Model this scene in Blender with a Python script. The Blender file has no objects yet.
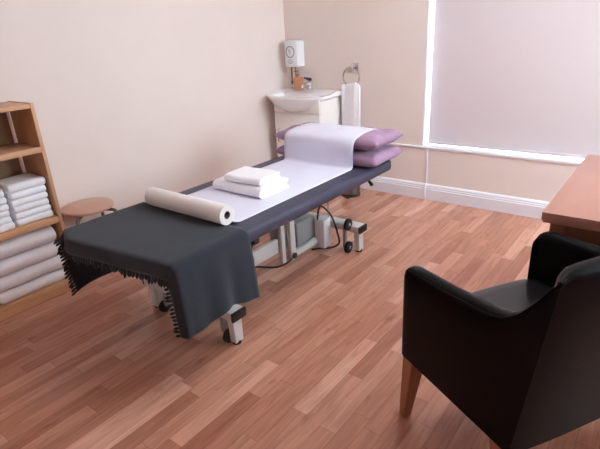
import bpy, bmesh, math, random
from mathutils import Vector, Matrix, noise
random.seed(7)
C = bpy.context.scene.collection
SC = bpy.context.scene
PI = math.pi

# ------------------------------------------------------------------ helpers
def lin(r, g, b):
    f = lambda c: (c/255/12.92) if c/255 <= .04045 else ((c/255+.055)/1.055)**2.4
    return (f(r), f(g), f(b), 1)

def mat(name, col, rough=.6, metal=0, var=.0, vscale=8, bump=0, bscale=60, stretch=(1, 1, 1), coat=0, sheen=0, spec=.5, col2=None, detail=4):
    m = bpy.data.materials.new(name); m.use_nodes = True
    nt = m.node_tree; p = nt.nodes['Principled BSDF']
    p.inputs['Base Color'].default_value = col
    p.inputs['Roughness'].default_value = rough; p.inputs['Metallic'].default_value = metal
    p.inputs['Coat Weight'].default_value = coat; p.inputs['Sheen Weight'].default_value = sheen
    p.inputs['Specular IOR Level'].default_value = spec
    tc = nt.nodes.new('ShaderNodeTexCoord'); mp = nt.nodes.new('ShaderNodeMapping')
    mp.inputs['Scale'].default_value = stretch
    nt.links.new(tc.outputs['Object'], mp.inputs['Vector'])
    if var or col2:
        n = nt.nodes.new('ShaderNodeTexNoise'); n.inputs['Scale'].default_value = vscale; n.inputs['Detail'].default_value = detail
        nt.links.new(mp.outputs['Vector'], n.inputs['Vector'])
        r = nt.nodes.new('ShaderNodeValToRGB')
        r.color_ramp.elements[0].position = .3; r.color_ramp.elements[1].position = .7
        c2 = col2 or tuple(min(1, c*(1+var)) for c in col[:3])+(1,)
        c1 = col if col2 else tuple(c*(1-var) for c in col[:3])+(1,)
        r.color_ramp.elements[0].color = c1; r.color_ramp.elements[1].color = c2
        nt.links.new(n.outputs['Fac'], r.inputs['Fac']); nt.links.new(r.outputs['Color'], p.inputs['Base Color'])
    if bump:
        n = nt.nodes.new('ShaderNodeTexNoise'); n.inputs['Scale'].default_value = bscale; n.inputs['Detail'].default_value = 3
        nt.links.new(mp.outputs['Vector'], n.inputs['Vector'])
        b = nt.nodes.new('ShaderNodeBump'); b.inputs['Strength'].default_value = bump; b.inputs['Distance'].default_value = .004
        nt.links.new(n.outputs['Fac'], b.inputs['Height']); nt.links.new(b.outputs['Normal'], p.inputs['Normal'])
    return m

def finish(name, bm, m, parent=None, smooth=38, recalc=True):
    if recalc: bmesh.ops.recalc_face_normals(bm, faces=bm.faces)
    me = bpy.data.meshes.new(name); bm.to_mesh(me); bm.free()
    o = bpy.data.objects.new(name, me); C.objects.link(o)
    if m: me.materials.append(m)
    if smooth:
        for p in me.polygons: p.use_smooth = True
        try: me.set_sharp_from_angle(angle=math.radians(smooth))
        except Exception: pass
    if parent:
        o.parent = parent
        o.matrix_parent_inverse = Matrix.Identity(4)
        if parent.type == 'EMPTY' or parent.parent:       # geometry is written in world coordinates: shift to the thing's base
            base = parent
            off = Vector()
            while base:
                off += base.location; base = base.parent
            me.transform(Matrix.Translation(-off))
    return o

def empty(name, label, cat, loc, group=None):
    o = bpy.data.objects.new(name, None); C.objects.link(o); o.location = loc
    o.empty_display_size = .1
    tag(o, label, cat, group); return o

def tag(o, label, cat, group=None):
    o['label'] = label; o['category'] = cat
    if group: o['group'] = group
    return o

def solo(name, bm, m, label, cat, group=None, smooth=38):
    return tag(finish(name, bm, m, None, smooth), label, cat, group)

def struct(name, bm, m, parent=None, smooth=38):
    o = finish(name, bm, m, parent, smooth)
    if not parent: o['kind'] = 'structure'
    return o

def box(bm, lo, hi, bev=0, seg=2, rot=None):
    lo, hi = Vector(lo), Vector(hi)
    g = bmesh.ops.create_cube(bm, size=1)
    vs = g['verts']
    c = (lo+hi)/2; s = hi-lo
    for v in vs: v.co = Vector((v.co.x*s.x, v.co.y*s.y, v.co.z*s.z))
    if bev:
        es = list({e for v in vs for e in v.link_edges})
        r = bmesh.ops.bevel(bm, geom=es, offset=bev, segments=seg, affect='EDGES', profile=.5)
        vs = list({v for f in r['faces'] for v in f.verts} | {v for v in vs if v.is_valid})
    for v in vs:
        if rot: v.co = rot @ v.co
        v.co += c
    return vs

def tube(bm, pts, r, n=12, cap=True, closed=False):
    pts = [Vector(p) for p in pts]; N = len(pts)
    rr = r if isinstance(r, (list, tuple)) else [r]*N
    rings = []; up = None
    for i, p in enumerate(pts):
        a = pts[i-1] if (i > 0 or closed) else pts[i]
        b = pts[(i+1) % N] if (i < N-1 or closed) else pts[i]
        t = (b-a).normalized()
        if up is None:
            up = Vector((0, 0, 1)) if abs(t.z) < .9 else Vector((1, 0, 0))
        u = (up-t*up.dot(t)).normalized(); w = t.cross(u); up = u
        rings.append([bm.verts.new(p+u*rr[i]*math.cos(2*PI*k/n)+w*rr[i]*math.sin(2*PI*k/n)) for k in range(n)])
    M = N if closed else N-1
    for i in range(M):
        A, B = rings[i], rings[(i+1) % N]
        for k in range(n): bm.faces.new((A[k], A[(k+1) % n], B[(k+1) % n], B[k]))
    if cap and not closed:
        bm.faces.new(rings[0][::-1]); bm.faces.new(rings[-1])

def bez(pts, n=8):
    """smooth curve through points"""
    P = [Vector(p) for p in pts]; out = []
    for i in range(len(P)-1):
        p0 = P[max(i-1, 0)]; p1 = P[i]; p2 = P[i+1]; p3 = P[min(i+2, len(P)-1)]
        for k in range(n):
            t = k/n
            out.append(.5*((2*p1)+(p2-p0)*t+(2*p0-5*p1+4*p2-p3)*t*t+(3*p1-p0-3*p2+p3)*t**3))
    out.append(P[-1]); return out

def lathe(bm, prof, c, n=32, axis='z', sx=1, sy=1):
    """prof: list of (r, h); closed onto the axis when r == 0"""
    c = Vector(c); rings = []
    for r, h in prof:
        if r < 1e-6: rings.append([bm.verts.new(_ax(c, 0, 0, h, axis))])
        else: rings.append([bm.verts.new(_ax(c, r*sx*math.cos(2*PI*k/n), r*sy*math.sin(2*PI*k/n), h, axis)) for k in range(n)])
    for A, B in zip(rings, rings[1:]):
        for k in range(n):
            a0, a1 = A[k % len(A)], A[(k+1) % len(A)]; b0, b1 = B[k % len(B)], B[(k+1) % len(B)]
            f = []
            for v in (a0, a1, b1, b0):
                if v not in f: f.append(v)
            if len(f) > 2: bm.faces.new(f)
    for R, flip in ((rings[0], 1), (rings[-1], 0)):
        if len(R) > 2: bm.faces.new(R[::-1] if flip else R)

def _ax(c, a, b, h, axis):
    if axis == 'z': return c+Vector((a, b, h))
    if axis == 'x': return c+Vector((h, a, b))
    return c+Vector((a, h, b))

def prism(bm, poly, axis, lo, hi):
    """poly in the two other axes (order xyz without axis), extruded from lo to hi"""
    def P(a, b, h):
        return {'x': Vector((h, a, b)), 'y': Vector((a, h, b)), 'z': Vector((a, b, h))}[axis]
    A = [bm.verts.new(P(a, b, lo)) for a, b in poly]; B = [bm.verts.new(P(a, b, hi)) for a, b in poly]
    n = len(poly)
    for i in range(n): bm.faces.new((A[i], A[(i+1) % n], B[(i+1) % n], B[i]))
    bm.faces.new(A[::-1]); bm.faces.new(B)

def grid(bm, fn, nu, nv, closed_u=False):
    V = [[bm.verts.new(fn(i/nu, j/nv)) for j in range(nv+1)] for i in range(nu if closed_u else nu+1)]
    N = len(V)
    for i in range(nu):
        for j in range(nv):
            A, B = V[i], V[(i+1) % N]
            bm.faces.new((A[j], B[j], B[j+1], A[j+1]))
    return V

def fbm(p, s, o=3):
    v = 0; a = 1
    for k in range(o):
        v += a*noise.noise(Vector(p)*s*(2**k)+Vector((3.1*k, 7.7, 1.3*k))); a *= .5
    return v

def mod_subsurf(o, l=1):
    m = o.modifiers.new('sub', 'SUBSURF'); m.levels = l; m.render_levels = l

# ------------------------------------------------------------------ materials
def floor_material():
    m = bpy.data.materials.new('parquet'); m.use_nodes = True
    nt = m.node_tree; L = nt.links.new; p = nt.nodes['Principled BSDF']
    N = nt.nodes.new
    tc = N('ShaderNodeTexCoord'); sep = N('ShaderNodeSeparateXYZ'); L(tc.outputs['Object'], sep.inputs[0])
    def mth(op, a, b=None, c=None):
        n = N('ShaderNodeMath'); n.operation = op
        for i, x in enumerate((a, b, c)):
            if x is None: continue
            if isinstance(x, (int, float)): n.inputs[i].default_value = x
            else: L(x, n.inputs[i])
        return n.outputs[0]
    W, LEN = .074, .58
    rx = mth('DIVIDE', sep.outputs['X'], W); row = mth('FLOOR', rx); fx = mth('SUBTRACT', rx, row)
    wn = N('ShaderNodeTexWhiteNoise'); wn.noise_dimensions = '1D'; L(row, wn.inputs['W'])
    ry = mth('ADD', mth('DIVIDE', sep.outputs['Y'], LEN), mth('MULTIPLY', wn.outputs['Value'], 7.3))
    pl = mth('FLOOR', ry); fy = mth('SUBTRACT', ry, pl)
    cmb = N('ShaderNodeCombineXYZ'); L(row, cmb.inputs[0]); L(pl, cmb.inputs[1])
    w2 = N('ShaderNodeTexWhiteNoise'); w2.noise_dimensions = '3D'; L(cmb.outputs[0], w2.inputs['Vector'])
    # grain: noise stretched along the strip, shifted per strip
    mp = N('ShaderNodeMapping'); mp.inputs['Scale'].default_value = (1, .09, 1); L(tc.outputs['Object'], mp.inputs['Vector'])
    add = N('ShaderNodeVectorMath'); add.operation = 'ADD'; L(mp.outputs[0], add.inputs[0])
    sc = N('ShaderNodeVectorMath'); sc.operation = 'SCALE'; L(w2.outputs['Color'], sc.inputs[0]); sc.inputs['Scale'].default_value = 9
    L(sc.outputs[0], add.inputs[1])
    g = N('ShaderNodeTexNoise'); g.inputs['Scale'].default_value = 34; g.inputs['Detail'].default_value = 5; g.inputs['Distortion'].default_value = 1.2
    L(add.outputs[0], g.inputs['Vector'])
    ramp = N('ShaderNodeValToRGB'); e = ramp.color_ramp.elements
    e[0].position = 0; e[0].color = lin(174, 117, 96); e[1].position = 1; e[1].color = lin(222, 170, 150)
    for pos, c in ((.25, lin(186, 130, 107)), (.6, lin(196, 141, 119)), (.85, lin(206, 152, 130))):
        k = ramp.color_ramp.elements.new(pos); k.color = c
    L(w2.outputs['Value'], ramp.inputs['Fac'])
    gr = N('ShaderNodeValToRGB'); gr.color_ramp.elements[0].position = .3; gr.color_ramp.elements[1].position = .62
    gr.color_ramp.elements[0].color = (.74, .67, .62, 1); gr.color_ramp.elements[1].color = (1.18, 1.18, 1.18, 1)
    L(g.outputs['Fac'], gr.inputs['Fac'])
    mx = N('ShaderNodeMix'); mx.data_type = 'RGBA'; mx.blend_type = 'MULTIPLY'; mx.inputs['Factor'].default_value = .6
    L(ramp.outputs['Color'], mx.inputs['A']); L(gr.outputs['Color'], mx.inputs['B'])
    # dark knots
    kn = N('ShaderNodeTexNoise'); kn.inputs['Scale'].default_value = 7; kn.inputs['Detail'].default_value = 2
    mk = N('ShaderNodeMapping'); mk.inputs['Scale'].default_value = (2.2, .7, 1); L(tc.outputs['Object'], mk.inputs['Vector']); L(mk.outputs[0], kn.inputs['Vector'])
    kr = N('ShaderNodeValToRGB'); kr.color_ramp.elements[0].position = .2; kr.color_ramp.elements[1].position = .36
    kr.color_ramp.elements[0].color = (.45, .36, .3, 1); kr.color_ramp.elements[1].color = (1, 1, 1, 1); L(kn.outputs['Fac'], kr.inputs['Fac'])
    m2 = N('ShaderNodeMix'); m2.data_type = 'RGBA'; m2.blend_type = 'MULTIPLY'; m2.inputs['Factor'].default_value = .6
    L(mx.outputs['Result'], m2.inputs['A']); L(kr.outputs['Color'], m2.inputs['B'])
    # joints
    ex = mth('MINIMUM', fx, mth('SUBTRACT', 1, fx)); ey = mth('MULTIPLY', mth('MINIMUM', fy, mth('SUBTRACT', 1, fy)), LEN/W)
    jd = mth('LESS_THAN', mth('MINIMUM', ex, ey), .016)
    m3 = N('ShaderNodeMix'); m3.data_type = 'RGBA'; m3.blend_type = 'MULTIPLY'
    L(mth('MULTIPLY', jd, .45), m3.inputs['Factor']); L(m2.outputs['Result'], m3.inputs['A']); m3.inputs['B'].default_value = (.35, .25, .2, 1)
    L(m3.outputs['Result'], p.inputs['Base Color'])
    p.inputs['Roughness'].default_value = .26; p.inputs['Specular IOR Level'].default_value = .5
    b = N('ShaderNodeBump'); b.inputs['Strength'].default_value = .08; b.inputs['Distance'].default_value = .002
    L(g.outputs['Fac'], b.inputs['Height']); L(b.outputs['Normal'], p.inputs['Normal'])
    return m

M = {}
M['floor'] = floor_material()
M['wall'] = mat('cream_paint', lin(237, 222, 216), .75, var=.015, vscale=3, bump=.08, bscale=90)
M['ceil'] = mat('white_ceiling_paint', lin(240, 238, 234), .8, var=.01, bump=.05)
M['trim'] = mat('white_gloss_paint', lin(238, 236, 246), .35, var=.01, vscale=10)
M['shelf'] = mat('beech_veneer', lin(206, 158, 120), .45, var=.10, vscale=14, stretch=(1, .12, 1), bump=.05)
M['shelf_v'] = mat('beech_veneer_upright', lin(200, 150, 112), .45, var=.10, vscale=14, stretch=(1, 1, .12), bump=.05)
M['shelf_back'] = mat('shelf_back_board', lin(150, 120, 92), .6, var=.06, vscale=14, stretch=(1, 1, .12))
M['stool'] = mat('stool_wood', lin(205, 160, 140), .35, var=.07, vscale=12, stretch=(.12, 1, 1))
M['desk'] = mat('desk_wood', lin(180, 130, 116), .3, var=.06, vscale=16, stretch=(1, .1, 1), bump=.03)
M['desk_v'] = mat('desk_wood_shaded_apron', lin(120, 80, 56), .4, var=.12, vscale=16, stretch=(.12, 1, 1), bump=.03)  # darker than the desk top: shade on the desk front put into the colour
M['chairleg'] = mat('oak_leg', lin(150, 94, 66), .4, var=.12, vscale=20, stretch=(1, 1, .1), bump=.04)
M['leather'] = mat('black_leather', lin(13, 10, 12), .38, var=.12, vscale=5, bump=.10, bscale=110, spec=.06)
M['seat_leather'] = mat('polished_seat_leather', lin(16, 13, 16), .30, var=.15, vscale=6, bump=.12, bscale=40, spec=.5)
M['vinyl'] = mat('navy_vinyl', lin(58, 58, 79), .5, var=.10, vscale=7, bump=.35, bscale=38)
M['blanket'] = mat('charcoal_wool', lin(53, 56, 65), .95, var=.12, vscale=160, bump=.5, bscale=330, sheen=.15, spec=.1)
M['paper'] = mat('white_paper', lin(222, 221, 238), .85, var=.008, vscale=6, bump=.05, bscale=30, spec=.2)
M['rollpaper'] = mat('paper_roll_side', lin(240, 234, 232), .85, var=.01, vscale=6, bump=.1, bscale=60, spec=.2)
M['card'] = mat('grey_cardboard', lin(120, 108, 100), .9, var=.05)
M['towel'] = mat('white_terry', lin(248, 246, 252), .98, var=.015, vscale=30, bump=.55, bscale=260, sheen=.1, spec=.1)
M['purple'] = mat('mauve_cotton', lin(164, 132, 160), .85, var=.05, vscale=9, bump=.15, bscale=120, sheen=.1, spec=.15)
M['steel'] = mat('cream_enamel_steel', lin(212, 210, 208), .35, var=.015, spec=.5)
M['greysteel'] = mat('grey_enamel_steel', lin(150, 152, 156), .4, var=.02)
M['black'] = mat('black_plastic', lin(26, 26, 28), .45, var=.06)
M['rubber'] = mat('black_rubber', lin(22, 22, 23), .7, var=.06)
M['chrome'] = mat('chrome', lin(215, 215, 218), .14, metal=1, var=.01)
M['dullchrome'] = mat('stool_tube_metal', lin(120, 118, 118), .28, metal=1, var=.02)
M['brass'] = mat('ring_metal', lin(185, 172, 150), .2, metal=1, var=.02)
M['ceramic'] = mat('white_ceramic', lin(246, 244, 248), .22, var=.004, coat=.15)
M['cab'] = mat('cream_gloss_cabinet', lin(243, 237, 234), .3, var=.01)
M['plastic'] = mat('white_plastic', lin(238, 238, 244), .3, var=.008)
M['greyprint'] = mat('grey_print', lin(140, 140, 150), .5, var=.03)
M['amber'] = mat('amber_bottle', lin(200, 140, 104), .25, var=.05, coat=.3)
M['copper'] = mat('copper_pipe', lin(150, 120, 80), .35, metal=1, var=.05)
M['upvc'] = mat('white_frame', lin(240, 242, 244), .35, var=.01)
M['bin'] = mat('brushed_steel', lin(128, 128, 132), .35, metal=1, var=.03, vscale=30, stretch=(1, 1, .1))

def blind_material():
    m = bpy.data.materials.new('blind_fabric'); m.use_nodes = True
    nt = m.node_tree; nt.nodes.remove(nt.nodes['Principled BSDF']); L = nt.links.new
    out = nt.nodes['Material Output']
    d = nt.nodes.new('ShaderNodeBsdfDiffuse'); t = nt.nodes.new('ShaderNodeBsdfTranslucent'); mx = nt.nodes.new('ShaderNodeMixShader')
    d.inputs['Color'].default_value = lin(222, 210, 213); 
    tc = nt.nodes.new('ShaderNodeTexCoord'); n = nt.nodes.new('ShaderNodeTexNoise'); n.inputs['Scale'].default_value = 1.6
    L(tc.outputs['Object'], n.inputs['Vector'])
    r = nt.nodes.new('ShaderNodeValToRGB'); r.color_ramp.elements[0].color = lin(212, 190, 200); r.color_ramp.elements[1].color = lin(222, 202, 210)
    L(n.outputs['Fac'], r.inputs['Fac']); L(r.outputs['Color'], t.inputs['Color'])
    mx.inputs['Fac'].default_value = .054
    L(d.outputs[0], mx.inputs[1]); L(t.outputs[0], mx.inputs[2]); L(mx.outputs[0], out.inputs['Surface'])
    return m
M['blind'] = blind_material()

def glass_material():
    m = bpy.data.materials.new('window_glass'); m.use_nodes = True
    nt = m.node_tree; nt.nodes.remove(nt.nodes['Principled BSDF']); L = nt.links.new
    t = nt.nodes.new('ShaderNodeBsdfTransparent'); g = nt.nodes.new('ShaderNodeBsdfGlossy'); g.inputs['Roughness'].default_value = .02
    mx = nt.nodes.new('ShaderNodeMixShader'); mx.inputs['Fac'].default_value = .05
    t.inputs['Color'].default_value = (.92, .97, .96, 1)
    L(t.outputs[0], mx.inputs[1]); L(g.outputs[0], mx.inputs[2]); L(mx.outputs[0], nt.nodes['Material Output'].inputs['Surface'])
    return m
M['glass'] = glass_material()

def emit(name, col, s):
    m = bpy.data.materials.new(name); m.use_nodes = True
    nt = m.node_tree; nt.nodes.remove(nt.nodes['Principled BSDF'])
    e = nt.nodes.new('ShaderNodeEmission'); e.inputs['Color'].default_value = col; e.inputs['Strength'].default_value = s
    nt.links.new(e.outputs[0], nt.nodes['Material Output'].inputs['Surface']); return m

# ------------------------------------------------------------------ room
XL, XR, YB, YF, ZC = -3.13, 1.35, 3.828, -1.25, 2.55
WX0, WX1, WZ0, WZ1 = -1.695, .95, .445, 2.3          # window opening
T = .32
bm = bmesh.new(); box(bm, (XL-.1, YF-.1, -.1), (XR+.1, YB+T, 0)); struct('floor', bm, M['floor'])
bm = bmesh.new(); box(bm, (XL-.1, YF-.1, ZC), (XR+.1, YB+T, ZC+.1)); struct('ceiling', bm, M['ceil'])
bm = bmesh.new(); box(bm, (XL-.1, YF-.1, 0), (XL, YB+T, ZC)); struct('wall_left', bm, M['wall'])
RY0, RY1, RZ0, RZ1 = 1.95, 3.7, .98, 2.42                 # side window that lights the room
bm = bmesh.new(); box(bm, (XR, YF-.1, 0), (XR+.1, YB+T, RZ0)); box(bm, (XR, YF-.1, RZ0), (XR+.1, RY0, ZC)); box(bm, (XR, RY1, RZ0), (XR+.1, YB+T, ZC)); box(bm, (XR, RY0, RZ1), (XR+.1, RY1, ZC)); struct('wall_right', bm, M['wall'])
bm = bmesh.new(); box(bm, (XL, YF-.1, 0), (XR, YF, ZC)); struct('wall_front', bm, M['wall'])
bm = bmesh.new()
box(bm, (XL, YB, 0), (XR, YB+T, WZ0)); box(bm, (XL, YB, WZ0), (WX0, YB+T, ZC)); box(bm, (WX1, YB, WZ0), (XR, YB+T, ZC)); box(bm, (WX0, YB, WZ1), (WX1, YB+T, ZC))
struct('wall_back', bm, M['wall'])
# white lining of the window recess: reveal, head and sill board
bm = bmesh.new(); box(bm, (WX0-.002, YB-.001, WZ0), (WX0+.006, YB+T, WZ1)); struct('trim_1', bm, M['trim'])
bm = bmesh.new(); box(bm, (WX0+.006, YB-.012, WZ0-.004), (WX1, YB+T-.02, WZ0+.014), .003); struct('trim_2', bm, M['trim'])
bm = bmesh.new(); box(bm, (XL+.01, YB-.013, .446), (WX0+.005, YB, .462), .003); struct('trim_3', bm, M['trim'])
bm = bmesh.new(); box(bm, (-1.654, YB-.008, .137), (-1.636, YB, .441), .002); box(bm, (-1.656, YB-.033, 0), (-1.632, YB-.0, .139), .002); struct('trim_4', bm, M['trim'])
def skirt(name, a0, a1, axis, base, sgn):
    prof = [(0, 0), (.018, 0), (.018, .092), (.015, .098), (.015, .108), (.012, .113), (.012, .124), (.006, .134), (0, .137)]
    bm = bmesh.new(); prism(bm, [(base+sgn*d*1.5, z) for d, z in prof], axis, a0, a1)
    struct(name, bm, M['trim'], smooth=20)
skirt('baseboard_back', XL+.02, XR, 'x', YB, -1)
skirt('baseboard_left', YF, YB, 'y', XL, 1)
skirt('baseboard_right', YF, YB-.02, 'y', XR, -1)
skirt('baseboard_front', XL+.02, XR-.02, 'x', YF, 1)
# window behind the blind
win = bpy.data.objects.new('window_1', None); C.objects.link(win); win.location = (0, YB+.26, WZ0); win['kind'] = 'structure'
bm = bmesh.new(); y0, y1 = YB+.235, YB+.285
a, b, zb, zt = WX0+.006, WX1, WZ0+.014, WZ1
for lo, hi in (((a, y0, zb), (a+.05, y1, zt)), ((b-.05, y0, zb), (b, y1, zt)), ((a, y0, zb), (b, y1, zb+.05)), ((a, y0, zt-.05), (b, y1, zt)), (((a+b)/2-.03, y0, zb), ((a+b)/2+.03, y1, zt))):
    box(bm, lo, hi, .004)
finish('window_frame', bm, M['upvc'], win)
for x0, x1 in ((a+.05, (a+b)/2-.03), ((a+b)/2+.03, b-.05)):
    bm = bmesh.new(); box(bm, (x0, YB+.256, zb+.05), (x1, YB+.26, zt-.05)); finish('pane', bm, M['glass'], win, 0)
win2 = bpy.data.objects.new('window_2', None); C.objects.link(win2); win2.location = (XR+.05, (RY0+RY1)/2, RZ0); win2['kind'] = 'structure'
bm = bmesh.new(); ym = (RY0+RY1)/2
for lo, hi in (((RY0, RZ0), (RY0+.05, RZ1)), ((RY1-.05, RZ0), (RY1, RZ1)), ((RY0+.05, RZ0), (RY1-.05, RZ0+.05)), ((RY0+.05, RZ1-.05), (RY1-.05, RZ1)), ((ym-.03, RZ0+.05), (ym+.03, RZ1-.05))):
    box(bm, (XR+.03, lo[0], lo[1]), (XR+.08, hi[0], hi[1]), .003)
finish('window_frame', bm, M['upvc'], win2)
for y0, y1 in ((RY0+.05, ym-.03), (ym+.03, RY1-.05)):
    bm = bmesh.new(); box(bm, (XR+.053, y0, RZ0+.05), (XR+.057, y1, RZ1-.05)); finish('pane', bm, M['glass'], win2, 0)
# roller blind hanging inside the recess
BY = YB+.088
bl = empty('roller_blind', 'large pale pink roller blind glowing with daylight in the window recess', 'blind', (-.36, BY, WZ1))
bm = bmesh.new(); box(bm, (WX0+.018, BY-.0008, .474), (WX1-.03, BY+.0008, WZ1-.03)); finish('blind_fabric', bm, M['blind'], bl, 0)
bm = bmesh.new(); tube(bm, [(WX0+.02, BY+.016, WZ1-.03), (WX1-.02, BY+.016, WZ1-.03)], .022); finish('roller_tube', bm, M['upvc'], bl)
bm = bmesh.new(); box(bm, (WX0+.018, BY-.006, .469), (WX1-.03, BY+.006, .492), .004); finish('bottom_bar', bm, M['blind'], bl)

# ceiling lamps of the room
def lamp(x, y, r, lab, m):
    e = empty('ceiling_light', lab, 'ceiling light', (x, y, ZC))
    bm = bmesh.new(); lathe(bm, [(0, 0), (r+.02, 0), (r+.02, -.03), (r+.01, -.035), (0, -.035)], (x, y, ZC), 40); finish('lamp_base', bm, M['upvc'], e)
    bm = bmesh.new(); lathe(bm, [(r, -.036), (r-.01, -.05), (r*.7, -.072), (0, -.082)], (x, y, ZC), 40); finish('lamp_shade', bm, m, e)
lamp(-.85, 2.3, .30, 'round white ceiling light between the couch and the desk', emit('lamp_glow', (1, .98, .99, 1), 22.5))

# ------------------------------------------------------------------ bookcase with towels
SX0, SX1, SY0, SY1 = -3.105, -2.82, .40, 1.24
bc = empty('bookcase', 'beech open bookcase holding folded white towels against the left wall', 'bookcase', ((SX0+SX1)/2, (SY0+SY1)/2, 0))
for y0, y1 in ((SY1-.02, SY1), (SY0, SY0+.02)):
    bm = bmesh.new(); box(bm, (SX0, y0, 0), (SX1, y1, 1.145), .0015); finish('side_panel', bm, M['shelf_v'], bc)
for z0, z1, nm in ((1.119, 1.142, 'top_panel'), (.874, .905, 'shelf'), (.449, .485, 'shelf'), (.047, .070, 'shelf')):
    bm = bmesh.new(); box(bm, (SX0+.008, SY0+.0205, z0), (SX1-.001, SY1-.0205, z1), .0015); finish(nm, bm, M['shelf'], bc)
bm = bmesh.new(); box(bm, (SX1-.03, SY0+.021, 0), (SX1-.012, SY1-.021, .0465)); finish('plinth', bm, M['shelf'], bc)
bm = bmesh.new(); box(bm, (SX0, SY0+.02, .02), (SX0+.006, SY1-.042, 1.118)); finish('back_panel', bm, M['shelf_back'], bc)

def fold_towel(name, lo, hi, label, group, seed, front='x', amp=.004):
    """folded towel: rounded fold facing the front, soft surface"""
    x0, y0, z0 = lo; x1, y1, z1 = hi; h = z1-z0; n = 36
    bm = bmesh.new()
    def prof(u):      # closed outline in depth/height: full round fold in front, tighter round at the back
        r = h/2*.98; rb = h/2*.7; d0, d1 = x0, x1
        segs = [((d0+rb, z0), (d1-r, z0)), None, ((d1-r, z1), (d0+rb, z1)), None]
        k = u*4 % 4; i = int(k); f = k-i
        if i == 0: return (d0+rb+(d1-r-d0-rb)*f, z0)
        if i == 1: a = -PI/2+PI*f; return (d1-r+r*math.cos(a), z0+h/2+h/2*math.sin(a))
        if i == 2: return (d1-r-(d1-r-d0-rb)*f, z1)
        a = PI/2+PI*f; return (d0+rb+rb*math.cos(a), z0+h/2+h/2*math.sin(a))
    nv = 20
    ts = [0, .012, .035]+[.06+.88*k/(nv-6) for k in range(nv-5)]+[.965, .988, 1]
    nv = len(ts)-1
    def fn(u, v):
        t = ts[int(round(v*nv))]
        d, z = prof(u)
        e = 1-min(t, 1-t)/.035 if min(t, 1-t) < .035 else 0     # rounded ends
        zc = z0+h/2; z = zc+(z-zc)*(1-.30*e*e); 
        dc = (x0+x1)/2; d = dc+(d-dc)*(1-.05*e*e)
        y = y0+(y1-y0)*t
        p = Vector((d, y, z))
        q = p+Vector((seed*3.3, seed*1.7, 0))
        if d > dc: p.x += amp*1.2*fbm(q, 9)
        up = max(0, (z-z0)/h)
        p.z += amp*.8*fbm(q+Vector((5, 0, 0)), 7)*up
        p.z = min(max(p.z, z0), z1+.001)
        p.y += amp*fbm(q+Vector((0, 9, 0)), 9)*(1 if 0 < t < 1 else .5)
        return p
    V = grid(bm, fn, n, nv, closed_u=True)
    bm.faces.new([V[i][0] for i in range(n)][::-1]); bm.faces.new([V[i][-1] for i in range(n)])
    return solo(name, bm, M['towel'], label, 'towel', group, smooth=60)

ORD = ['lowest', 'second from the bottom', 'third from the bottom', 'third from the top', 'second from the top', 'topmost']
z = .4855
for k in range(6):
    h = (.0385, .037, .039, .037, .039, .045)[k]; j = random.uniform(-.006, .006)
    fold_towel('folded_towel', (-3.07, 1.0+random.uniform(0, .008), z), (-2.845+j, 1.207+random.uniform(-.004, .008), z+h),
               'thin white towel, %s of the middle shelf stack beside the bookcase end' % ORD[k], 'towels on the middle shelf', 11+k)
    z += h+.0012
z = .4855
for k in range(6):
    h = (.037, .036, .036, .037, .036, .040)[k]; j = random.uniform(-.006, .006)
    fold_towel('folded_towel', (-3.07, .77+random.uniform(0, .008), z), (-2.842+j, .983+random.uniform(-.006, .004), z+h),
               'thin white towel, %s of the left stack on the middle shelf' % ORD[k], 'towels on the middle shelf', 31+k)
    z += h+.0012
z = .0705
for k in range(4):
    h = (.072, .086, .088, .108)[k]; j = (.0, .004, .002, -.006)[k]
    fold_towel('bath_towel', (-3.085, (.80, .79, .77, .76)[k], z), (-2.838+j, (1.195, 1.20, 1.198, 1.19)[k], z+h),
               'thick folded white bath towel, %s of four on the lowest shelf' % ('lowest', 'second from the bottom', 'second from the top', 'topmost')[k], 'bath towels on the lowest shelf', 51+k, amp=.007)
    z += h+.0015

# ------------------------------------------------------------------ stool
sx, sy, sz, sr = -2.955, 1.475, .45, .163
st = empty('stool', 'low round wooden stool with bent metal legs between bookcase and couch', 'stool', (sx, sy, 0))
bm = bmesh.new(); lathe(bm, [(0, -.024), (sr-.012, -.024), (sr-.003, -.02), (sr, -.012), (sr-.002, -.004), (sr-.01, 0), (0, .001)], (sx, sy, sz), 48); finish('seat', bm, M['stool'], st)
for k in range(4):
    a = math.radians(38+90*k); d = Vector((math.cos(a), math.sin(a), 0)); c = Vector((sx, sy, 0))
    pts = bez([c+d*.07+Vector((0, 0, sz-.036)), c+d*.14+Vector((0, 0, sz-.036)), c+d*.178+Vector((0, 0, sz-.052)), c+d*.194+Vector((0, 0, sz-.11)), c+d*.196+Vector((0, 0, .25)), c+d*.2+Vector((0, 0, .012))], 8)
    bm = bmesh.new(); tube(bm, pts, .011, 12); leg = finish('leg', bm, M['dullchrome'], st)
    bm = bmesh.new(); lathe(bm, [(.0, 0), (.014, 0), (.014, .02), (.012, .024), (0, .024)], c+d*.2, 14); finish('foot_cap', bm, M['rubber'], leg)

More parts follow.
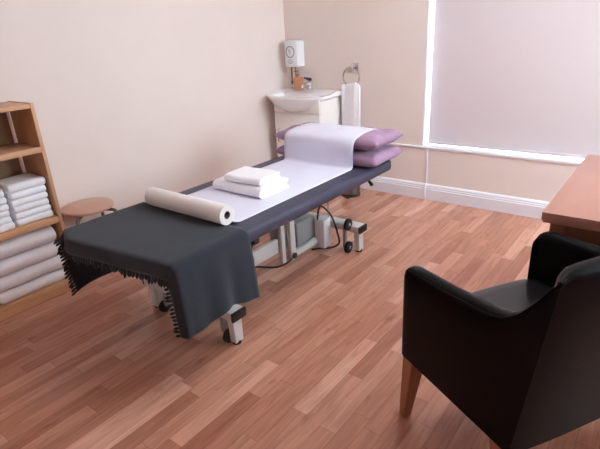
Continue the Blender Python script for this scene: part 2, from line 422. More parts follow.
# ------------------------------------------------------------------ treatment couch
CX0, CX1, CY0, CY1, CZ0, CZ1 = -2.283, -1.495, 1.03, 2.95, .515, .585
co = empty('treatment_couch', 'adjustable treatment couch with navy vinyl top on a pale metal base', 'treatment couch', (-1.87, 1.95, 0))
def slab(x0, x1, y0, y1, z0, z1, rc, redge, seed, corners=(1, 1, 1, 1)):
    """padded slab: rounded plan corners and rounded edge"""
    bm = bmesh.new()
    def outl(o):
        P = []; e = -o
        for i, (sx_, sy_, a0) in enumerate(((1, -1, -PI/2), (1, 1, 0), (-1, 1, PI/2), (-1, -1, PI))):
            r = max(.004, (rc if corners[i] else .012)-e)
            px = (x1-e-r) if sx_ > 0 else (x0+e+r); py = (y1-e-r) if sy_ > 0 else (y0+e+r)
            for k in range(9):
                a = a0+PI/2*k/8; P.append((px+r*math.cos(a), py+r*math.sin(a)))
        return P
    prof = [(-redge*.8, z0), (-redge*.25, z0+.004), (0, z0+redge*.7), (.0, z1-redge), (-redge*.12, z1-redge*.6), (-redge*.3, z1-redge*.3), (-redge*.65, z1-redge*.08), (-redge*1.2, z1), (-.06, z1+.002)]
    rings = []
    for o, zz in prof:
        rings.append([bm.verts.new((x+.002*fbm((x*2+seed, y*2, zz), 5), y, zz+(.0016*fbm((x+seed, y, 3), 9) if zz > z0+.02 else 0))) for x, y in outl(o)])
    pts = rings[0]
    n = len(pts)
    for A, B in zip(rings, rings[1:]):
        for k in range(n): bm.faces.new((A[k], A[(k+1) % n], B[(k+1) % n], B[k]))
    bm.faces.new(rings[0][::-1]); bm.faces.new(rings[-1])
    return bm
finish('mattress', slab(CX0, CX1, CY0, CY1, CZ0, CZ1, .085, .022, 1), M['vinyl'], co, 50)
bm = bmesh.new()
for lo, hi in (((-2.14, 1.1, .472), (-2.10, 2.72, .5145)), ((-1.65, 1.1, .472), (-1.61, 2.72, .5145)), ((-2.10, 1.1, .472), (-1.65, 1.14, .5145)), ((-2.10, 2.68, .472), (-1.65, 2.72, .5145)), ((-2.10, 2.2, .472), (-1.65, 2.26, .5145))): box(bm, lo, hi, .003)
finish('mattress_frame', bm, M['steel'], co)
# crossbeams, legs, castors
for yb, nm, FX0, FX1 in ((1.375, 'foot', -2.24, -1.512), (2.605, 'head', -2.20, -1.545)):
    bm = bmesh.new(); box(bm, (FX0+.012, yb-.045, .148), (FX1-.012, yb+.045, .192), .004); beam = finish('crossbeam', bm, M['steel'], co)
    for xe, s in ((FX1, 1), (FX0, -1)):
        bm = bmesh.new(); box(bm, (min(xe, xe-s*.016), yb-.047, .146), (max(xe, xe-s*.016), yb+.047, .194), .004); finish('end_cap', bm, M['black'], beam)
        xa, xb = sorted((xe-s*.017, xe-s*.056)) if (s, nm) != (-1, 'foot') else (xe+.03, xe+.085)
        bm = bmesh.new(); prism(bm, [(yb-.034, .147), (yb+.024, .147), (yb+.022, .014), (yb-.030, .014)], 'x', xa, xb); leg = finish('leg', bm, M['steel'], co, 20)
        bm = bmesh.new(); lathe(bm, [(0, 0), (.022, 0), (.024, .006), (.020, .02), (0, .02)], ((xa+xb)/2, yb-.006, 0), 18); finish('foot_pad', bm, M['rubber'], leg)
        # castor on an arm inboard of the leg
        xc = xe-s*(.10 if (s, nm) != (-1, 'foot') else .17)
        if nm == 'foot':
            bm = bmesh.new(); box(bm, (xc-.012, yb-.035, .05), (xc+.012, yb-.005, .148), .003); ca = finish('castor', bm, M['greysteel'], co)
            bm = bmesh.new(); lathe(bm, [(0, -.014), (.03, -.014), (.036, -.010), (.036, .010), (.03, .014), (0, .014)], (xc-s*-.028, yb-.02, .0365), 24, 'x'); finish('wheel', bm, M['rubber'], ca)
            if s == 1:
                bm = bmesh.new(); tube(bm, [(xc-.02, yb+.02, .19), (xc-.02, yb+.02, .225)], .012); finish('knob', bm, M['greysteel'], ca)
        else:
            bm = bmesh.new(); box(bm, (xc-.02, yb-.075, .03), (xc, yb-.048, .205), .003); ca = finish('castor', bm, M['greysteel'], co)
            for zz in (.0415, .208):
                bm = bmesh.new(); lathe(bm, [(0, -.013), (.032, -.013), (.041, -.009), (.041, .009), (.032, .013), (0, .013)], (xc+.016, yb-.062, zz), 26, 'x'); finish('wheel', bm, M['rubber'], ca)
                bm = bmesh.new(); lathe(bm, [(0, 0), (.012, 0), (.010, .004), (0, .004)], (xc+.029, yb-.062, zz), 16, 'x'); finish('hub', bm, M['greysteel'], ca)
# lengthwise beam, lift arms, tube, motor
bm = bmesh.new(); box(bm, (-1.915, 1.421, .108), (-1.888, 2.115, .206), .004); finish('base_beam', bm, M['steel'], co)
for y0, y1, x in ((2.12, 2.155, -1.872), (2.185, 2.235, -1.852)):
    bm = bmesh.new(); box(bm, (x-.012, y0, .03), (x+.012, y1, .4715), .004); finish('lift_arm', bm, M['steel'], co)
bm = bmesh.new(); box(bm, (-1.96, 2.12, .10), (-1.895, 2.22, .46), .006); finish('lift_column', bm, M['greysteel'], co)
bm = bmesh.new(); lathe(bm, [(0, 0), (.02, 0), (.02, .012), (.012, .016), (0, .016)], (-1.84, 2.21, .062), 18, 'x'); finish('pivot_cap', bm, M['black'], co)
bm = bmesh.new(); tube(bm, [(-1.86, 2.236, .062), (-1.86, 2.47, .062)], .026, 16); finish('base_tube', bm, M['steel'], co)
bm = bmesh.new(); box(bm, (-1.86, 2.475, .016), (-1.78, 2.557, .228), .006); finish('motor_box', bm, M['plastic'], co)
bm = bmesh.new(); box(bm, (-1.95, 2.30, .055), (-1.876, 2.50, .245), .008); finish('motor', bm, M['greysteel'], co)
bm = bmesh.new(); tube(bm, [(-1.98, 2.40, .20), (-1.98, 2.50, .46)], .016); finish('actuator_rod', bm, M['greysteel'], co)
bm = bmesh.new(); tube(bm, bez([(-1.83, 2.47, .228), (-1.82, 2.475, .30), (-1.81, 2.50, .32), (-1.775, 2.56, .235), (-1.72, 2.55, .12), (-1.71, 2.55, .05), (-1.76, 2.53, .012), (-1.83, 2.47, .0095), (-1.86, 2.43, .012)], 8), .0065, 8); finish('cable', bm, M['black'], co)
bm = bmesh.new(); tube(bm, bez([(-1.525, 1.53, .50), (-1.57, 1.55, .43), (-1.68, 1.67, .30), (-1.86, 1.84, .13), (-2.0, 1.985, .03), (-1.99, 2.04, .012), (-1.90, 2.09, .012), (-1.853, 2.14, .03), (-1.838, 2.19, .05)], 8), .0065, 8); finish('cable', bm, M['black'], co)
bm = bmesh.new(); box(bm, (-1.545, 1.515, .488), (-1.505, 1.555, .5145), .005); finish('cable_clip', bm, M['black'], co)
bm = bmesh.new(); tube(bm, [(-1.83, 2.60, .19), (-1.83, 2.605, .35)], .004, 8); finish('antenna_rod', bm, M['greysteel'], co)
bm = bmesh.new(); tube(bm, [(-1.62, 2.70, .505), (-1.56, 2.685, .495), (-1.515, 2.66, .47)], [.009, .009, .012], 10); finish('release_lever', bm, M['black'], co)

# ------------------------------------------------------------------ blanket with fringe
BXL, BXR, BZ = -2.30, -1.475, .595
def hem_prof(s, zl, zr):
    """section across the couch: s 0..1 from left lower hem over the top to right lower hem; returns x, z, outward normal"""
    r = .038
    lens = [BZ-r-zl, r*PI/2, BXR-BXL-2*r, r*PI/2, BZ-r-zr]; tot = sum(lens); d = s*tot
    if d < lens[0]: return BXL, zl+d, -1, 0
    d -= lens[0]
    if d < lens[1]: a = PI-d/r; return BXL+r+r*math.cos(a), BZ-r+r*math.sin(a), math.cos(a), math.sin(a)
    d -= lens[1]
    if d < lens[2]: return BXL+r+d, BZ, 0, 1
    d -= lens[2]
    if d < lens[3]: a = PI/2-d/r; return BXR-r+r*math.cos(a), BZ-r+r*math.sin(a), math.cos(a), math.sin(a)
    d -= lens[3]
    return BXR, BZ-r-d, 1, 0
Y0B, Y1B, CURL = .98, 1.452, .068
def blanket(s, t):
    """t: -CURL..0 is the hem bending over the end, 0..1 the body"""
    tt = max(t, 0)
    yb0 = hem_prof(s, .25, .26)[0]; y0 = .950+.135*(yb0+2.108)+.075*min(1, max(0, (-2.12-yb0)/.15))**1.5
    yb = y0+tt*(Y1B-y0)
    zl = .248+.035*tt; zr = .262+.035*math.exp(-((tt-.52)/.2)**2)-.004*tt
    x, z, nx, nz = hem_prof(s, zl, zr)
    drop = max(0, BZ-z)/.34
    y = yb
    if nx > .5:         # right drop: a few soft folds, flaring a little
        x += .022*drop+.014*drop*math.sin(yb*26+1.2)+.007*drop*math.sin(yb*47)
    elif nx < -.5:
        x -= .02*drop*(.5+.5*math.sin(yb*19)); y += .03*drop*(1-tt)
    p = Vector((x, y, z))
    if t < 0:
        k = -t; left = max(0, -nx)**2          # the left drop keeps straight, the rest folds over the end
        bend = min(1, k/.009)
        fold = Vector((-nx, 0, -nz))*(k-.005*bend)*(1-.45*max(0, nx)*drop)+Vector((0, -1, 0))*(.22*k+.004*bend)
        p += fold*(1-left)+Vector((-.05*k, -.45*k, -.2*k))*left
        if nx > .5: p.x += .05*k
    p += Vector((.002*fbm(p, 6), .002*fbm(p+Vector((4, 4, 4)), 6), .002*fbm(p+Vector((9, 1, 1)), 7) if nz > .5 else 0))
    return p
bk = empty('blanket', 'charcoal fringed blanket draped over the foot of the treatment couch', 'blanket', (-1.87, 1.2, BZ))
bm = bmesh.new()
TS = [-CURL, -.055, -.042, -.030, -.020, -.013, -.009, -.006, -.003, 0]+[k/26 for k in range(1, 27)]
grid(bm, lambda u, v: blanket(u, TS[int(round(v*(len(TS)-1)))]), 130, len(TS)-1)
o = finish('blanket_cloth', bm, M['blanket'], bk, 80)
md = o.modifiers.new('thick', 'SOLIDIFY'); md.thickness = .006; md.offset = 1
bm = bmesh.new(); NT = 82
for i in range(NT):
    s = (i+.5)/NT
    p = blanket(s, -CURL); q = blanket(s, -CURL*.8); d = (p-q).normalized()
    tl = random.uniform(.022, .036)
    d2 = (d+Vector((random.uniform(-.35, .35), random.uniform(-.4, .1), random.uniform(-.5, -.05)))).normalized()
    a = p-d*.006
    tube(bm, [a, a+d*tl*.4, a+d*tl*.45+d2*tl*.5, a+d*tl*.45+d2*tl*.9], [.004, .0062, .0075, .003], 6)
finish('fringe', bm, M['blanket'], bk, 60)

# ------------------------------------------------------------------ pillows
def pillow(cx, cy, z0, w, d, h, seed, rz=0):
    """sewn pillow: plump centre, thin pinched seam, corners drawn out"""
    bm = bmesh.new(); n = 44; m_ = 28
    def P(u, v, top):
        a = 2*u-1; b = 2*v-1
        ca = a*(1-.035*(1-abs(b)**2)*a*a); cb = b*(1-.06*(1-abs(a)**2)*b*b)
        t = (max(0, 1-abs(a)**11)**.5)*(max(0, 1-abs(b)**6)**.5)
        x = ca*w/2; y = cb*d/2
        q = (x*1.1+seed, y*1.5, seed+(0 if top else 5))
        wr = .015*fbm(q, 7, 3)*t*(.4+abs(a))+.006*math.sin((x+y*.5)*42+seed*3)*t*max(0, abs(a)-.5)
        mid = z0+h*.44+.010*abs(a)**8*(1 if seed > 4 else -.2)
        zz = mid+((h*.56*(.86*t+.14*t*(1-a*a)) + wr) if top else -(h*.44*t+wr*.3))
        zz = max(zz, z0)
        c, s = math.cos(rz), math.sin(rz)
        return Vector((cx+x*c-y*s, cy+x*s+y*c, zz))
    V1 = grid(bm, lambda u, v: P(u, v, True), n, m_)
    V2 = grid(bm, lambda u, v: P(u, v, False), n, m_)
    bmesh.ops.remove_doubles(bm, verts=bm.verts, dist=.0004)
    # piped flange
    return bm
pw, pd = .83, .37
PCX, PCY = -1.86, 2.768
p1 = pillow(PCX, PCY, .5895, pw, pd, .102, 2.3)
solo('pillow', p1, M['purple'], 'mauve pillow lying directly on the couch, under the other pillow', 'pillow', 'mauve pillows', 70)
p2 = pillow(PCX+.003, PCY+.002, .700, pw, pd*.99, .094, 5.1, .008)
solo('pillow', p2, M['purple'], 'mauve pillow on top of the other pillow, under the paper strip', 'pillow', 'mauve pillows', 70)

# ------------------------------------------------------------------ couch paper roll and its strip
PX0, PX1 = -2.172, -1.598
pr = empty('couch_paper_roll', 'white couch paper roll with its strip unrolled over couch and pillows', 'paper roll', (-1.9, 1.45, .60))
ry, rz_, rr = 1.447, .6515, .0485
bm = bmesh.new(); n = 40
ring = []
for xx, r in ((PX0, rr-.002), (PX0, rr), (PX1, rr), (PX1, rr-.0015), (PX1, .0195), (PX0, .0195)):
    ring.append([bm.verts.new((xx, ry+r*math.cos(2*PI*k/n), rz_+r*math.sin(2*PI*k/n))) for k in range(n)])
for i in range(6):
    A, B = ring[i], ring[(i+1) % 6]
    for k in range(n): bm.faces.new((A[k], A[(k+1) % n], B[(k+1) % n], B[k]))
finish('roll', bm, M['rollpaper'], pr)
bm = bmesh.new(); ring = []
for xx, r in ((PX0+.001, .0193), (PX1-.001, .0193), (PX1-.001, .0165), (PX0+.001, .0165)):
    ring.append([bm.verts.new((xx, ry+r*math.cos(2*PI*k/n), rz_+r*math.sin(2*PI*k/n))) for k in range(n)])
for i in range(4):
    A, B = ring[i], ring[(i+1) % 4]
    for k in range(n): bm.faces.new((A[k], A[(k+1) % n], B[(k+1) % n], B[k]))
finish('cardboard_core', bm, M['card'], pr)
strip = bez([(0, 1.475, .612), (0, 1.52, .5905), (0, 1.6, .5885), (0, 1.9, .5885), (0, 2.2, .5885), (0, 2.50, .5885), (0, 2.556, .591), (0, 2.566, .62), (0, 2.562, .68), (0, 2.563, .735), (0, 2.575, .768), (0, 2.61, .790), (0, 2.69, .8015), (0, 2.80, .803), (0, 2.90, .792), (0, 2.957, .765), (0, 2.968, .735)], 6)
def sheet(u, v):
    k = u*(len(strip)-1); i = min(int(k), len(strip)-2); p = strip[i].lerp(strip[i+1], k-i)
    x = PX0+.004+(PX1-PX0-.008)*v
    e = (2*v-1)
    q = Vector((x, p.y, p.z))
    if p.z > .6:
        q.z -= .004*abs(e)**3*min(1, (p.z-.6)/.17); q.y += .004*fbm(q, 7)
        q.x += .012*(p.z-.59)/.2
        q.z += .003*fbm(q+Vector((2, 2, 2)), 9)
    else: q.z += .0012*(1+fbm(q, 5))*.5
    q.x += (.03*(p.y-1.5) if True else 0)*0
    return q
bm = bmesh.new(); grid(bm, sheet, 120, 24)
o = finish('paper_strip', bm, M['paper'], pr, 80)
md = o.modifiers.new('thick', 'SOLIDIFY'); md.thickness = .0008; md.offset = 1

# ------------------------------------------------------------------ folded towels on the couch
def u_fold(bm, x0, x1, y0, y1, z0, z1, t, seed, nx=16):
    """cross-section of a folded-over layer (open at y1), extruded along x with soft noise"""
    R = (z1-z0)/2; r = R-t; zc = (z0+z1)/2; out = []; N = 8
    for k in range(7): out.append((y1-(y1-y0-R)*k/6, z0))
    for k in range(1, N): a = -PI/2-PI*k/N; out.append((y0+R+R*math.cos(a), zc+R*math.sin(a)))
    for k in range(7): out.append((y0+R+(y1-y0-R)*k/6, z1))
    inn = []
    for k in range(7): inn.append((y1-(y1-y0-R)*k/6, z1-t))
    for k in range(1, N): a = PI/2+PI*k/N; inn.append((y0+R+r*math.cos(a), zc+r*math.sin(a)))
    for k in range(7): inn.append((y0+R+(y1-y0-R)*k/6, z0+t))
    poly = out+inn; n = len(poly); rings = []
    for i in range(nx+1):
        f = i/nx; x = x0+(x1-x0)*f; ring = []
        for y, z in poly:
            p = Vector((x, y, z)); q = p+Vector((seed, seed*2, 0))
            p += Vector((0, .005*fbm(q, 8), .004*fbm(q+Vector((3, 3, 3)), 8)*max(0, (z-z0)/(z1-z0))))
            if i in (0, nx): p.x += .006*fbm(q*1.3, 12)
            ring.append(bm.verts.new(p))
        rings.append(ring)
    for A, B in zip(rings, rings[1:]):
        for k in range(n): bm.faces.new((A[k], A[(k+1) % n], B[(k+1) % n], B[k]))
    bm.faces.new(rings[0][::-1]); bm.faces.new(rings[-1])
def couch_towel(x0, x1, y0, y1, z0, z1, rot, label, seed):
    bm = bmesh.new(); h = z1-z0; t = h*.235
    u_fold(bm, x0, x1, y0, y1, z0, z1, t, seed)
    u_fold(bm, x0+.004, x1-.005, y0+t*1.05, y1-.004, z0+t*1.04, z1-t*1.06, (h-2*t)*.46, seed+3)
    c = Vector(((x0+x1)/2, (y0+y1)/2, 0)); R = Matrix.Rotation(rot, 4, 'Z')
    for v in bm.verts: v.co = R @ (v.co-c)+c
    return solo('folded_towel', bm, M['towel'], label, 'towel', 'towels on the couch', 60)
couch_towel(-2.10, -1.728, 1.815, 2.065, .5905, .650, .0, 'large folded white towel lying on the couch paper under a smaller towel', 1.3)
couch_towel(-2.015, -1.755, 1.835, 2.03, .6525, .692, .05, 'smaller folded white towel on top of the large one on the couch', 7.7)

# ------------------------------------------------------------------ vanity unit with basin
vx0, vx1, vy0 = -3.02, -2.50, 3.47
va = empty('vanity_unit', 'cream vanity cabinet carrying a white ceramic basin in the room corner', 'vanity unit', ((vx0+vx1)/2, 3.65, 0))
bm = bmesh.new(); box(bm, (vx0, vy0+.02, .06), (vx1, YB-.02, .86), .003); finish('cabinet_body', bm, M['cab'], va)
bm = bmesh.new(); box(bm, (vx0+.02, vy0+.05, 0), (vx1-.02, YB-.03, .06)); finish('plinth', bm, M['cab'], va)
bm = bmesh.new(); box(bm, (vx0+.002, vy0, .735), (vx1-.002, vy0+.0195, .855), .003); finish('fascia', bm, M['cab'], va)
xm = (vx0+vx1)/2
bm = bmesh.new(); box(bm, (vx0+.002, vy0, .065), (vx1-.002, vy0+.0195, .731), .003); d = finish('door', bm, M['cab'], va)
bm = bmesh.new(); tube(bm, [(vx0+.05, vy0, .58), (vx0+.05, vy0-.022, .58), (vx0+.05, vy0-.022, .46), (vx0+.05, vy0, .46)], .005, 10); finish('handle', bm, M['chrome'], d)
# basin: rim outline straight at the back, bowed front; bowl sunk in and bulging out below
bx0, bx1, byb = -3.122, -2.472, YB-.004
BZR = .885
def outline(u, k=1.0, dz=0):
    """u 0..1 around; k 1 outer"""
    pass
bm = bmesh.new(); cx, hw = (bx0+bx1)/2, (bx1-bx0)/2
def rim_pts(n=48):
    pts = []
    for i in range(n+1):            # front bow from left to right
        t = i/n; x = -1+2*t
        side = 3.50; bow = .135
        y = side-bow*(math.cos(x*PI/2)**.8 if abs(x) < 1 else 0)
        pts.append((cx+hw*x, y))
    for i in range(1, 7): pts.append((bx1, 3.50+(byb-3.50)*i/6))
    for i in range(1, 12): pts.append((bx1-(bx1-bx0)*i/12, byb))
    for i in range(0, 6): pts.append((bx0, byb-(byb-3.50)*i/6))
    return pts
rp = rim_pts(); n = len(rp)
bc_x, bc_y = cx, 3.55
def ringof(fn): return [bm.verts.new(fn(x, y)) for x, y in rp]
def shrink(x, y, k, z, back=None):
    yy = bc_y+(y-bc_y)*k
    return Vector((bc_x+(x-bc_x)*k, yy, z))
def deck(y): return BZR+(.018 if y > 3.70 else .018*max(0, (y-3.62)/.08))
R = []
R.append(ringof(lambda x, y: Vector((cx+(x-cx)*.30, min(3.47+(y-3.47)*.35, 3.6) if y < 3.5 else 3.52, .745))))
R.append(ringof(lambda x, y: Vector((cx+(x-cx)*.62, 3.47+(y-3.47)*.72 if y < 3.5 else 3.58, .775))))
R.append(ringof(lambda x, y: Vector((cx+(x-cx)*.84, 3.47+(y-3.47)*.9 if y < 3.5 else min(y, 3.66), .82))))
R.append(ringof(lambda x, y: Vector((cx+(x-cx)*.965, 3.475+(y-3.475)*.97 if y < 3.5 else y, .856))))
R.append(ringof(lambda x, y: Vector((x, y, .864))))
R.append(ringof(lambda x, y: Vector((x, y, deck(y)-.006))))
R.append(ringof(lambda x, y: Vector((cx+(x-cx)*.985, bc_y+(y-bc_y)*.975, deck(y)))))
def inn(k, z):
    def f(x, y):
        yy = min(y, 3.70); return Vector((cx+(x-cx)*.80*k, 3.545+(yy-3.545)*.86*k, z))
    return f
R.append(ringof(lambda x, y: Vector((cx+(x-cx)*.83, 3.545+(min(y, 3.715)-3.545)*.89, BZR-.001))))
R.append(ringof(inn(1, BZR-.008))); R.append(ringof(inn(.93, BZR-.04))); R.append(ringof(inn(.75, BZR-.085))); R.append(ringof(inn(.4, BZR-.11)))
for A, B in zip(R, R[1:]):
    for k in range(n): bm.faces.new((A[k], A[(k+1) % n], B[(k+1) % n], B[k]))
bm.faces.new(R[0][::-1]); bm.faces.new(R[-1])
ba = finish('basin', bm, M['ceramic'], va, 50)
bm = bmesh.new(); lathe(bm, [(0, 0), (.022, 0), (.022, .006), (.012, .008), (0, .004)], (cx, 3.545, BZR-.111), 20); finish('drain', bm, M['chrome'], ba)
bm = bmesh.new(); lathe(bm, [(0, 0), (.011, 0), (.011, -.006), (0, -.006)], (cx, 3.672, BZR-.03), 16, 'y'); finish('overflow', bm, M['chrome'], ba)
# mixer tap
tx, ty, tz = -2.80, 3.755, BZR+.018
tp = empty('mixer_tap', 'chrome mixer tap with lever on the back of the white basin', 'tap', (tx, ty, tz))
bm = bmesh.new(); lathe(bm, [(0, 0), (.027, 0), (.027, .008), (.021, .014), (.020, .06), (.023, .066), (.023, .085), (.0, .09)], (tx, ty, tz), 24); finish('tap_body', bm, M['chrome'], tp)
bm = bmesh.new(); tube(bm, bez([(tx, ty-.015, tz+.045), (tx, ty-.07, tz+.058), (tx, ty-.115, tz+.048), (tx, ty-.12, tz+.03)], 6), [.014]*12+[.012]*7, 14); finish('spout', bm, M['chrome'], tp)
bm = bmesh.new(); tube(bm, [(tx, ty+.01, tz+.094), (tx, ty-.02, tz+.100), (tx, ty-.085, tz+.118)], [.015, .014, .008], 12); finish('lever', bm, M['black'], tp)
# soap bottle
sbx, sby = -2.912, 3.725
sb = empty('soap_bottle', 'amber pump soap bottle on the basin beside the tap', 'bottle', (sbx, sby, tz))
bm = bmesh.new(); box(bm, (sbx-.042, sby-.03, tz+.0005), (sbx+.042, sby+.03, tz+.118), .012, 4)
lathe(bm, [(0, .116), (.016, .116), (.016, .132), (0, .132)], (sbx, sby, tz), 20); finish('bottle_body', bm, M['amber'], sb)
bm = bmesh.new(); lathe(bm, [(0, .132), (.015, .132), (.015, .147), (.005, .15), (.005, .172), (.0, .172)], (sbx, sby, tz), 18)
tube(bm, [(sbx+.006, sby, tz+.172), (sbx-.03, sby-.02, tz+.170)], .006, 10); finish('pump', bm, M['card'], sb)
# water heater with dial and pipes
hx0, hx1, hy0, hz0, hz1 = -3.055, -2.90, 3.71, 1.11, 1.345
he = empty('water_heater', 'small white wall heater with round dial above the corner basin', 'water heater', ((hx0+hx1)/2, YB, hz0))
bm = bmesh.new(); box(bm, (hx0, hy0, hz0), (hx1, YB-.003, hz1), .014, 4); finish('casing', bm, M['plastic'], he)
hc = ((hx0+hx1)/2-.005, hy0, 1.245)
bm = bmesh.new(); tube(bm, [(hc[0]+.048*math.cos(2*PI*k/32), hy0-.001, hc[2]+.048*math.sin(2*PI*k/32)) for k in range(32)], .004, 8, closed=True); finish('dial_ring', bm, M['greyprint'], he)
bm = bmesh.new(); lathe(bm, [(0, 0), (.028, 0), (.026, -.012), (0, -.013)], hc, 24, 'y'); kn = finish('dial', bm, M['plastic'], he)
bm = bmesh.new(); box(bm, (hc[0]-.003, hy0-.0145, hc[2]-.002), (hc[0]+.003, hy0-.0128, hc[2]+.026)); finish('pointer', bm, M['greyprint'], kn)
bm = bmesh.new()
for k, (w_, zz) in enumerate(((.05, 1.172), (.07, 1.155), (.04, 1.142))): box(bm, (hc[0]-w_/2, hy0-.0012, zz), (hc[0]+w_/2, hy0-.0002, zz+.004))
finish('printed_marks', bm, M['greyprint'], he, 0)
for px in (-3.035, -2.985):
    bm = bmesh.new(); tube(bm, [(px, YB-.045, hz0-.001), (px, YB-.045, .95 if px < -3.0 else .98)], .0075, 12); tube(bm, [(px, YB-.045, .98), (px, YB-.045, .955)], .012, 12)
    if px < -3: tube(bm, [(px, YB-.045, .955), (px, YB-.045, BZR+.019)], .0075, 12)
    finish('pipe', bm, M['copper'], he)
bm = bmesh.new(); tube(bm, bez([(-3.0, YB-.045, .95), (-3.0, YB-.05, .935), (-3.0, YB-.07, .93), (-3.0, YB-.075, .945)], 6), .013, 12); finish('valve', bm, M['plastic'], he)

# ------------------------------------------------------------------ towel ring and hand towel
rx, rzr = -2.38, 1.022
tr = empty('towel_ring', 'round metal towel ring on a square wall plate beside the basin', 'towel ring', (rx, YB, 1.09))
bm = bmesh.new(); box(bm, (rx+.004, YB-.012, 1.078), (rx+.064, YB, 1.138), .004); box(bm, (rx+.013, YB-.048, 1.088), (rx+.042, YB-.012, 1.122), .004); finish('wall_plate', bm, M['chrome'], tr)
bm = bmesh.new(); tube(bm, [(rx+.012+.083*math.sin(2*PI*k/48), YB-.042, rzr-.0+.083*math.cos(2*PI*k/48)) for k in range(48)], .0055, 10, closed=True); finish('ring', bm, M['brass'], tr)
bm = bmesh.new()
def htow(u, v):
    # closed loop section in x/y, v from top to bottom
    a = 2*PI*u; z = .972-.47*v
    g = min(1, v/.12); w = .070+.024*min(1, v/.05); d = .014+.006*g
    ca, sa = math.cos(a), math.sin(a)
    x = w*(abs(ca)**.5)*(1 if ca > 0 else -1); y = d*(abs(sa)**.6)*(1 if sa > 0 else -1)
    y += .006*math.sin(x*95+v*2)*(1-.6*v)*(1 if sa < 0 else .3)
    if v == 0: x *= .97; y *= .3; z -= .008*(1-abs(ca))
    return Vector((rx+.008+x, YB-.044+y, z+.01*math.sin(x*40)*(1-g)))
V = grid(bm, htow, 48, 26, closed_u=True)
bm.faces.new([V[i][0] for i in range(48)][::-1]); bm.faces.new([V[i][-1] for i in range(48)])
solo('hand_towel', bm, M['towel'], 'white hand towel hanging from the round ring beside the basin', 'towel', None, 70)

# ------------------------------------------------------------------ pedal bin
bx, by, br = -2.275, 3.60, .088
pb = empty('pedal_bin', 'small steel bin on the floor behind the head of the couch', 'bin', (bx, by, 0))
bm = bmesh.new(); lathe(bm, [(0, 0), (br+.004, 0), (br+.004, .022), (br, .026), (0, .026)], (bx, by, 0), 36); finish('base_ring', bm, M['black'], pb)
bm = bmesh.new(); lathe(bm, [(0, .0265), (br, .0265), (br, .235), (0, .235)], (bx, by, 0), 36); finish('bin_body', bm, M['bin'], pb)
bm = bmesh.new(); lathe(bm, [(br+.003, .2355), (br+.003, .25), (br*.8, .268), (0, .275)], (bx, by, 0), 36); finish('lid', bm, M['bin'], pb)
bm = bmesh.new(); box(bm, (bx+.02, by-br-.045, .008), (bx+.06, by-br-.003, .016), .002); finish('pedal', bm, M['black'], pb)

# ------------------------------------------------------------------ desk
dx0, dx1, dy0, dy1, dz = -.363, .52, 1.995, 3.026, .72
de = empty('desk', 'wooden desk with a thick edged top at the window side', 'desk', ((dx0+dx1)/2, (dy0+dy1)/2, 0))
bm = bmesh.new(); box(bm, (dx0, dy0, dz-.036), (dx1, dy1, dz), .003); box(bm, (dx0+.006, dy0+.006, dz-.045), (dx1-.006, dy1-.006, dz-.036)); finish('desk_top', bm, M['desk'], de)
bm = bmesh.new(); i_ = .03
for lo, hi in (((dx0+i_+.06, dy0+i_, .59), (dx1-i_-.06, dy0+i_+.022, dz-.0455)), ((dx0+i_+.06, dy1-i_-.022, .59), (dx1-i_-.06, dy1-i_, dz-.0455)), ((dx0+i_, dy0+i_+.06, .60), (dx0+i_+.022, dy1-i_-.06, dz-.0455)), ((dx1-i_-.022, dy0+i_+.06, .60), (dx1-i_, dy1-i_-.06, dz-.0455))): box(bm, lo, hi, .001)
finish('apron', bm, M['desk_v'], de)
for x0 in (dx0+i_, dx1-i_-.06):
    for y0 in (dy0+i_, dy1-i_-.06):
        bm = bmesh.new(); box(bm, (x0, y0, 0), (x0+.06, y0+.06, dz-.0455), .003); finish('leg', bm, M['chairleg'], de)

# ------------------------------------------------------------------ leather armchair
A0 = Vector((-.668, 1.388, 0)); D = Vector((.878, -.478, 0)).normalized(); Wv = Vector((.498, .867, 0)).normalized()
CW, CD = .685, .53
ac = empty('armchair', 'black leather tub armchair on tapered wooden legs in front of the desk', 'armchair', A0+D*.27+Wv*CW/2)
def cp(d, w, z): return A0+D*d+Wv*w+Vector((0, 0, z))
TH = .068
def top_z(d):     # arm-top height along the depth
    tab = ((-1, .664), (.0, .664), (.20, .678), (.36, .697), (.41, .714), (.452, .754), (.490, .818), (.520, .890), (.535, .905), (2, .905))
    for (a0, b0), (a1, b1) in zip(tab, tab[1:]):
        if a0 <= d <= a1: return b0+(b1-b0)*(d-a0)/(a1-a0)
def lean(z): return .075*max(0, (z-.30)/.57)
ZB = .295
def rail(bm, path, th, ztop, zbot=ZB, capround=True):
    """upholstered wall along a path of (d, w, inward normal): rounded top"""
    rings = []
    for d, w, nd, nw, zt in path:
        sec = [(0, zbot), (0, zbot+.01), (0, zbot+(zt-zbot)*.25), (0, zbot+(zt-zbot)*.5), (0, zbot+(zt-zbot)*.75), (0, zt-.03), (.004, zt-.013), (.014, zt-.003), (th*.5, zt), (th-.016, zt-.004), (th-.005, zt-.014), (th, zt-.032), (th, zbot+(zt-zbot)*.6), (th, zbot+(zt-zbot)*.3), (th, zbot)]
        rings.append([bm.verts.new(cp(d+nd*o+lean(z)*max(0, min(1, (d-.1)/.45)), w+nw*o, z)) for o, z in sec])
    n = len(rings[0])
    for A, B in zip(rings, rings[1:]):
        for k in range(n): bm.faces.new((A[k], A[(k+1) % n], B[(k+1) % n], B[k]))
    bm.faces.new(rings[0][::-1]); bm.faces.new(rings[-1])
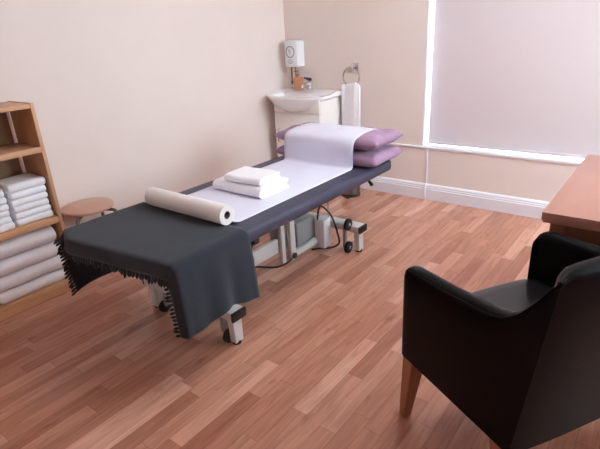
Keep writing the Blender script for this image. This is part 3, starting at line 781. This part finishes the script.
for side in (0, 1):
    path = []
    w0 = 0 if side == 0 else CW; nw = 1 if side == 0 else -1
    ds = [0, .008, .022]+[.04+(CD-.04)*k/26 for k in range(27)]
    for d in ds:
        zt = top_z(d)-(.030 if d == 0 else .009 if d < .01 else .002 if d < .03 else 0)
        ins = (.012 if d == 0 else .003 if d < .01 else 0)
        path.append((d, w0+nw*ins, 0, nw, zt))
    bm = bmesh.new(); rings = rail(bm, path, TH, None)
    arm = finish('armrest', bm, M['leather'], ac, 50)
    # stitched welt along the outer top edge
    bm = bmesh.new(); pts = []
    for d in ds[2:]:
        z = top_z(d)-.012; pts.append(cp(d+lean(z)*max(0, min(1, (d-.1)/.45)), w0+nw*.004, z))
    tube(bm, pts, .0032, 8); finish('piping', bm, M['leather'], arm)
bm = bmesh.new(); path = []
nw_ = 20
for k in range(nw_+1):
    w = .002+(CW-.004)*k/nw_; e = abs(2*k/nw_-1)
    tp_ = min(1, max(0, (e-.72)/.28)); path.append((CD+.012*(1-e**4), w, -(1-.8*tp_*tp_), 0, top_z(CD)+.008*(1-e*e)-.012*tp_**4))
rail(bm, path, TH, None); finish('backrest', bm, M['leather'], ac, 50)
# seat: apron box and domed cushion
bm = bmesh.new()
def seat(u, v):
    d = -.008+(CD-TH+.008)*u; w = TH+(CW-2*TH)*v
    dome = .022*(math.sin(PI*min(1, max(0, v))))**.5*(math.sin(PI*min(1, max(0, .12+u*.8))))**.5
    z = .468+dome-.018*u
    if u == 0: z -= .02
    return cp(d, w+ (.0005 if v == 0 else -.0005 if v == 1 else 0), z)
V = grid(bm, seat, 14, 14)
lo = {}
b0 = [V[i][0] for i in range(15)]+[V[14][j] for j in range(1, 15)]+[V[i][14] for i in range(13, -1, -1)]+[V[0][j] for j in range(13, 0, -1)]
low = []
for v in b0:
    low.append(bm.verts.new((v.co.x, v.co.y, ZB+.002)))
for k in range(len(b0)): bm.faces.new((b0[k], b0[(k+1) % len(b0)], low[(k+1) % len(b0)], low[k]))
bm.faces.new(low)
finish('seat', bm, M['seat_leather'], ac, 40)
for d, w, sd, sw in ((.045, .035, -.03, -.012), (.045, CW-.035, -.03, .012), (CD-.05, .035, .05, -.01), (CD-.05, CW-.035, .05, .01)):
    bm = bmesh.new(); a = .031; b_ = .017
    top = [bm.verts.new(cp(d+p*a, w+q*a, ZB-.0005)) for p, q in ((-1, -1), (1, -1), (1, 1), (-1, 1))]
    bot = [bm.verts.new(cp(d+sd+p*b_, w+sw+q*b_, 0)) for p, q in ((-1, -1), (1, -1), (1, 1), (-1, 1))]
    for k in range(4): bm.faces.new((top[k], top[(k+1) % 4], bot[(k+1) % 4], bot[k]))
    bm.faces.new(top); bm.faces.new(bot[::-1])
    bmesh.ops.bevel(bm, geom=list(bm.edges), offset=.003, segments=2, affect='EDGES')
    finish('leg', bm, M['chairleg'], ac)

# ------------------------------------------------------------------ daylight, camera, view
w = bpy.data.worlds.new('World'); SC.world = w; w.use_nodes = True
bg = w.node_tree.nodes['Background']; bg.inputs['Color'].default_value = (.80, .90, 1, 1); bg.inputs['Strength'].default_value = 15.5

f, yaw, pitch, roll = 483.05, -.67684, .38655, -.05662
F = Vector((math.sin(yaw)*math.cos(pitch), math.cos(yaw)*math.cos(pitch), -math.sin(pitch)))
r = F.cross(Vector((0, 0, 1))).normalized(); u = r.cross(F)
c, s = math.cos(roll), math.sin(roll)
r2, u2 = c*r+s*u, -s*r+c*u
cam = bpy.data.cameras.new('camera'); co_ = bpy.data.objects.new('camera', cam); C.objects.link(co_)
co_.matrix_world = Matrix(((r2.x, u2.x, -F.x, 0), (r2.y, u2.y, -F.y, 0), (r2.z, u2.z, -F.z, 1.45), (0, 0, 0, 1)))
cam.sensor_fit = 'HORIZONTAL'; cam.sensor_width = 36; cam.lens = f/600*36; cam.clip_start = .02
SC.camera = co_
SC.view_settings.view_transform = 'Standard'; SC.view_settings.look = 'None'; SC.view_settings.gamma = 1
SC.view_settings.use_curve_mapping = False; SC.view_settings.exposure = 0
SC.cycles.use_denoising = True
SC.cycles.max_bounces = 10; SC.cycles.diffuse_bounces = 6
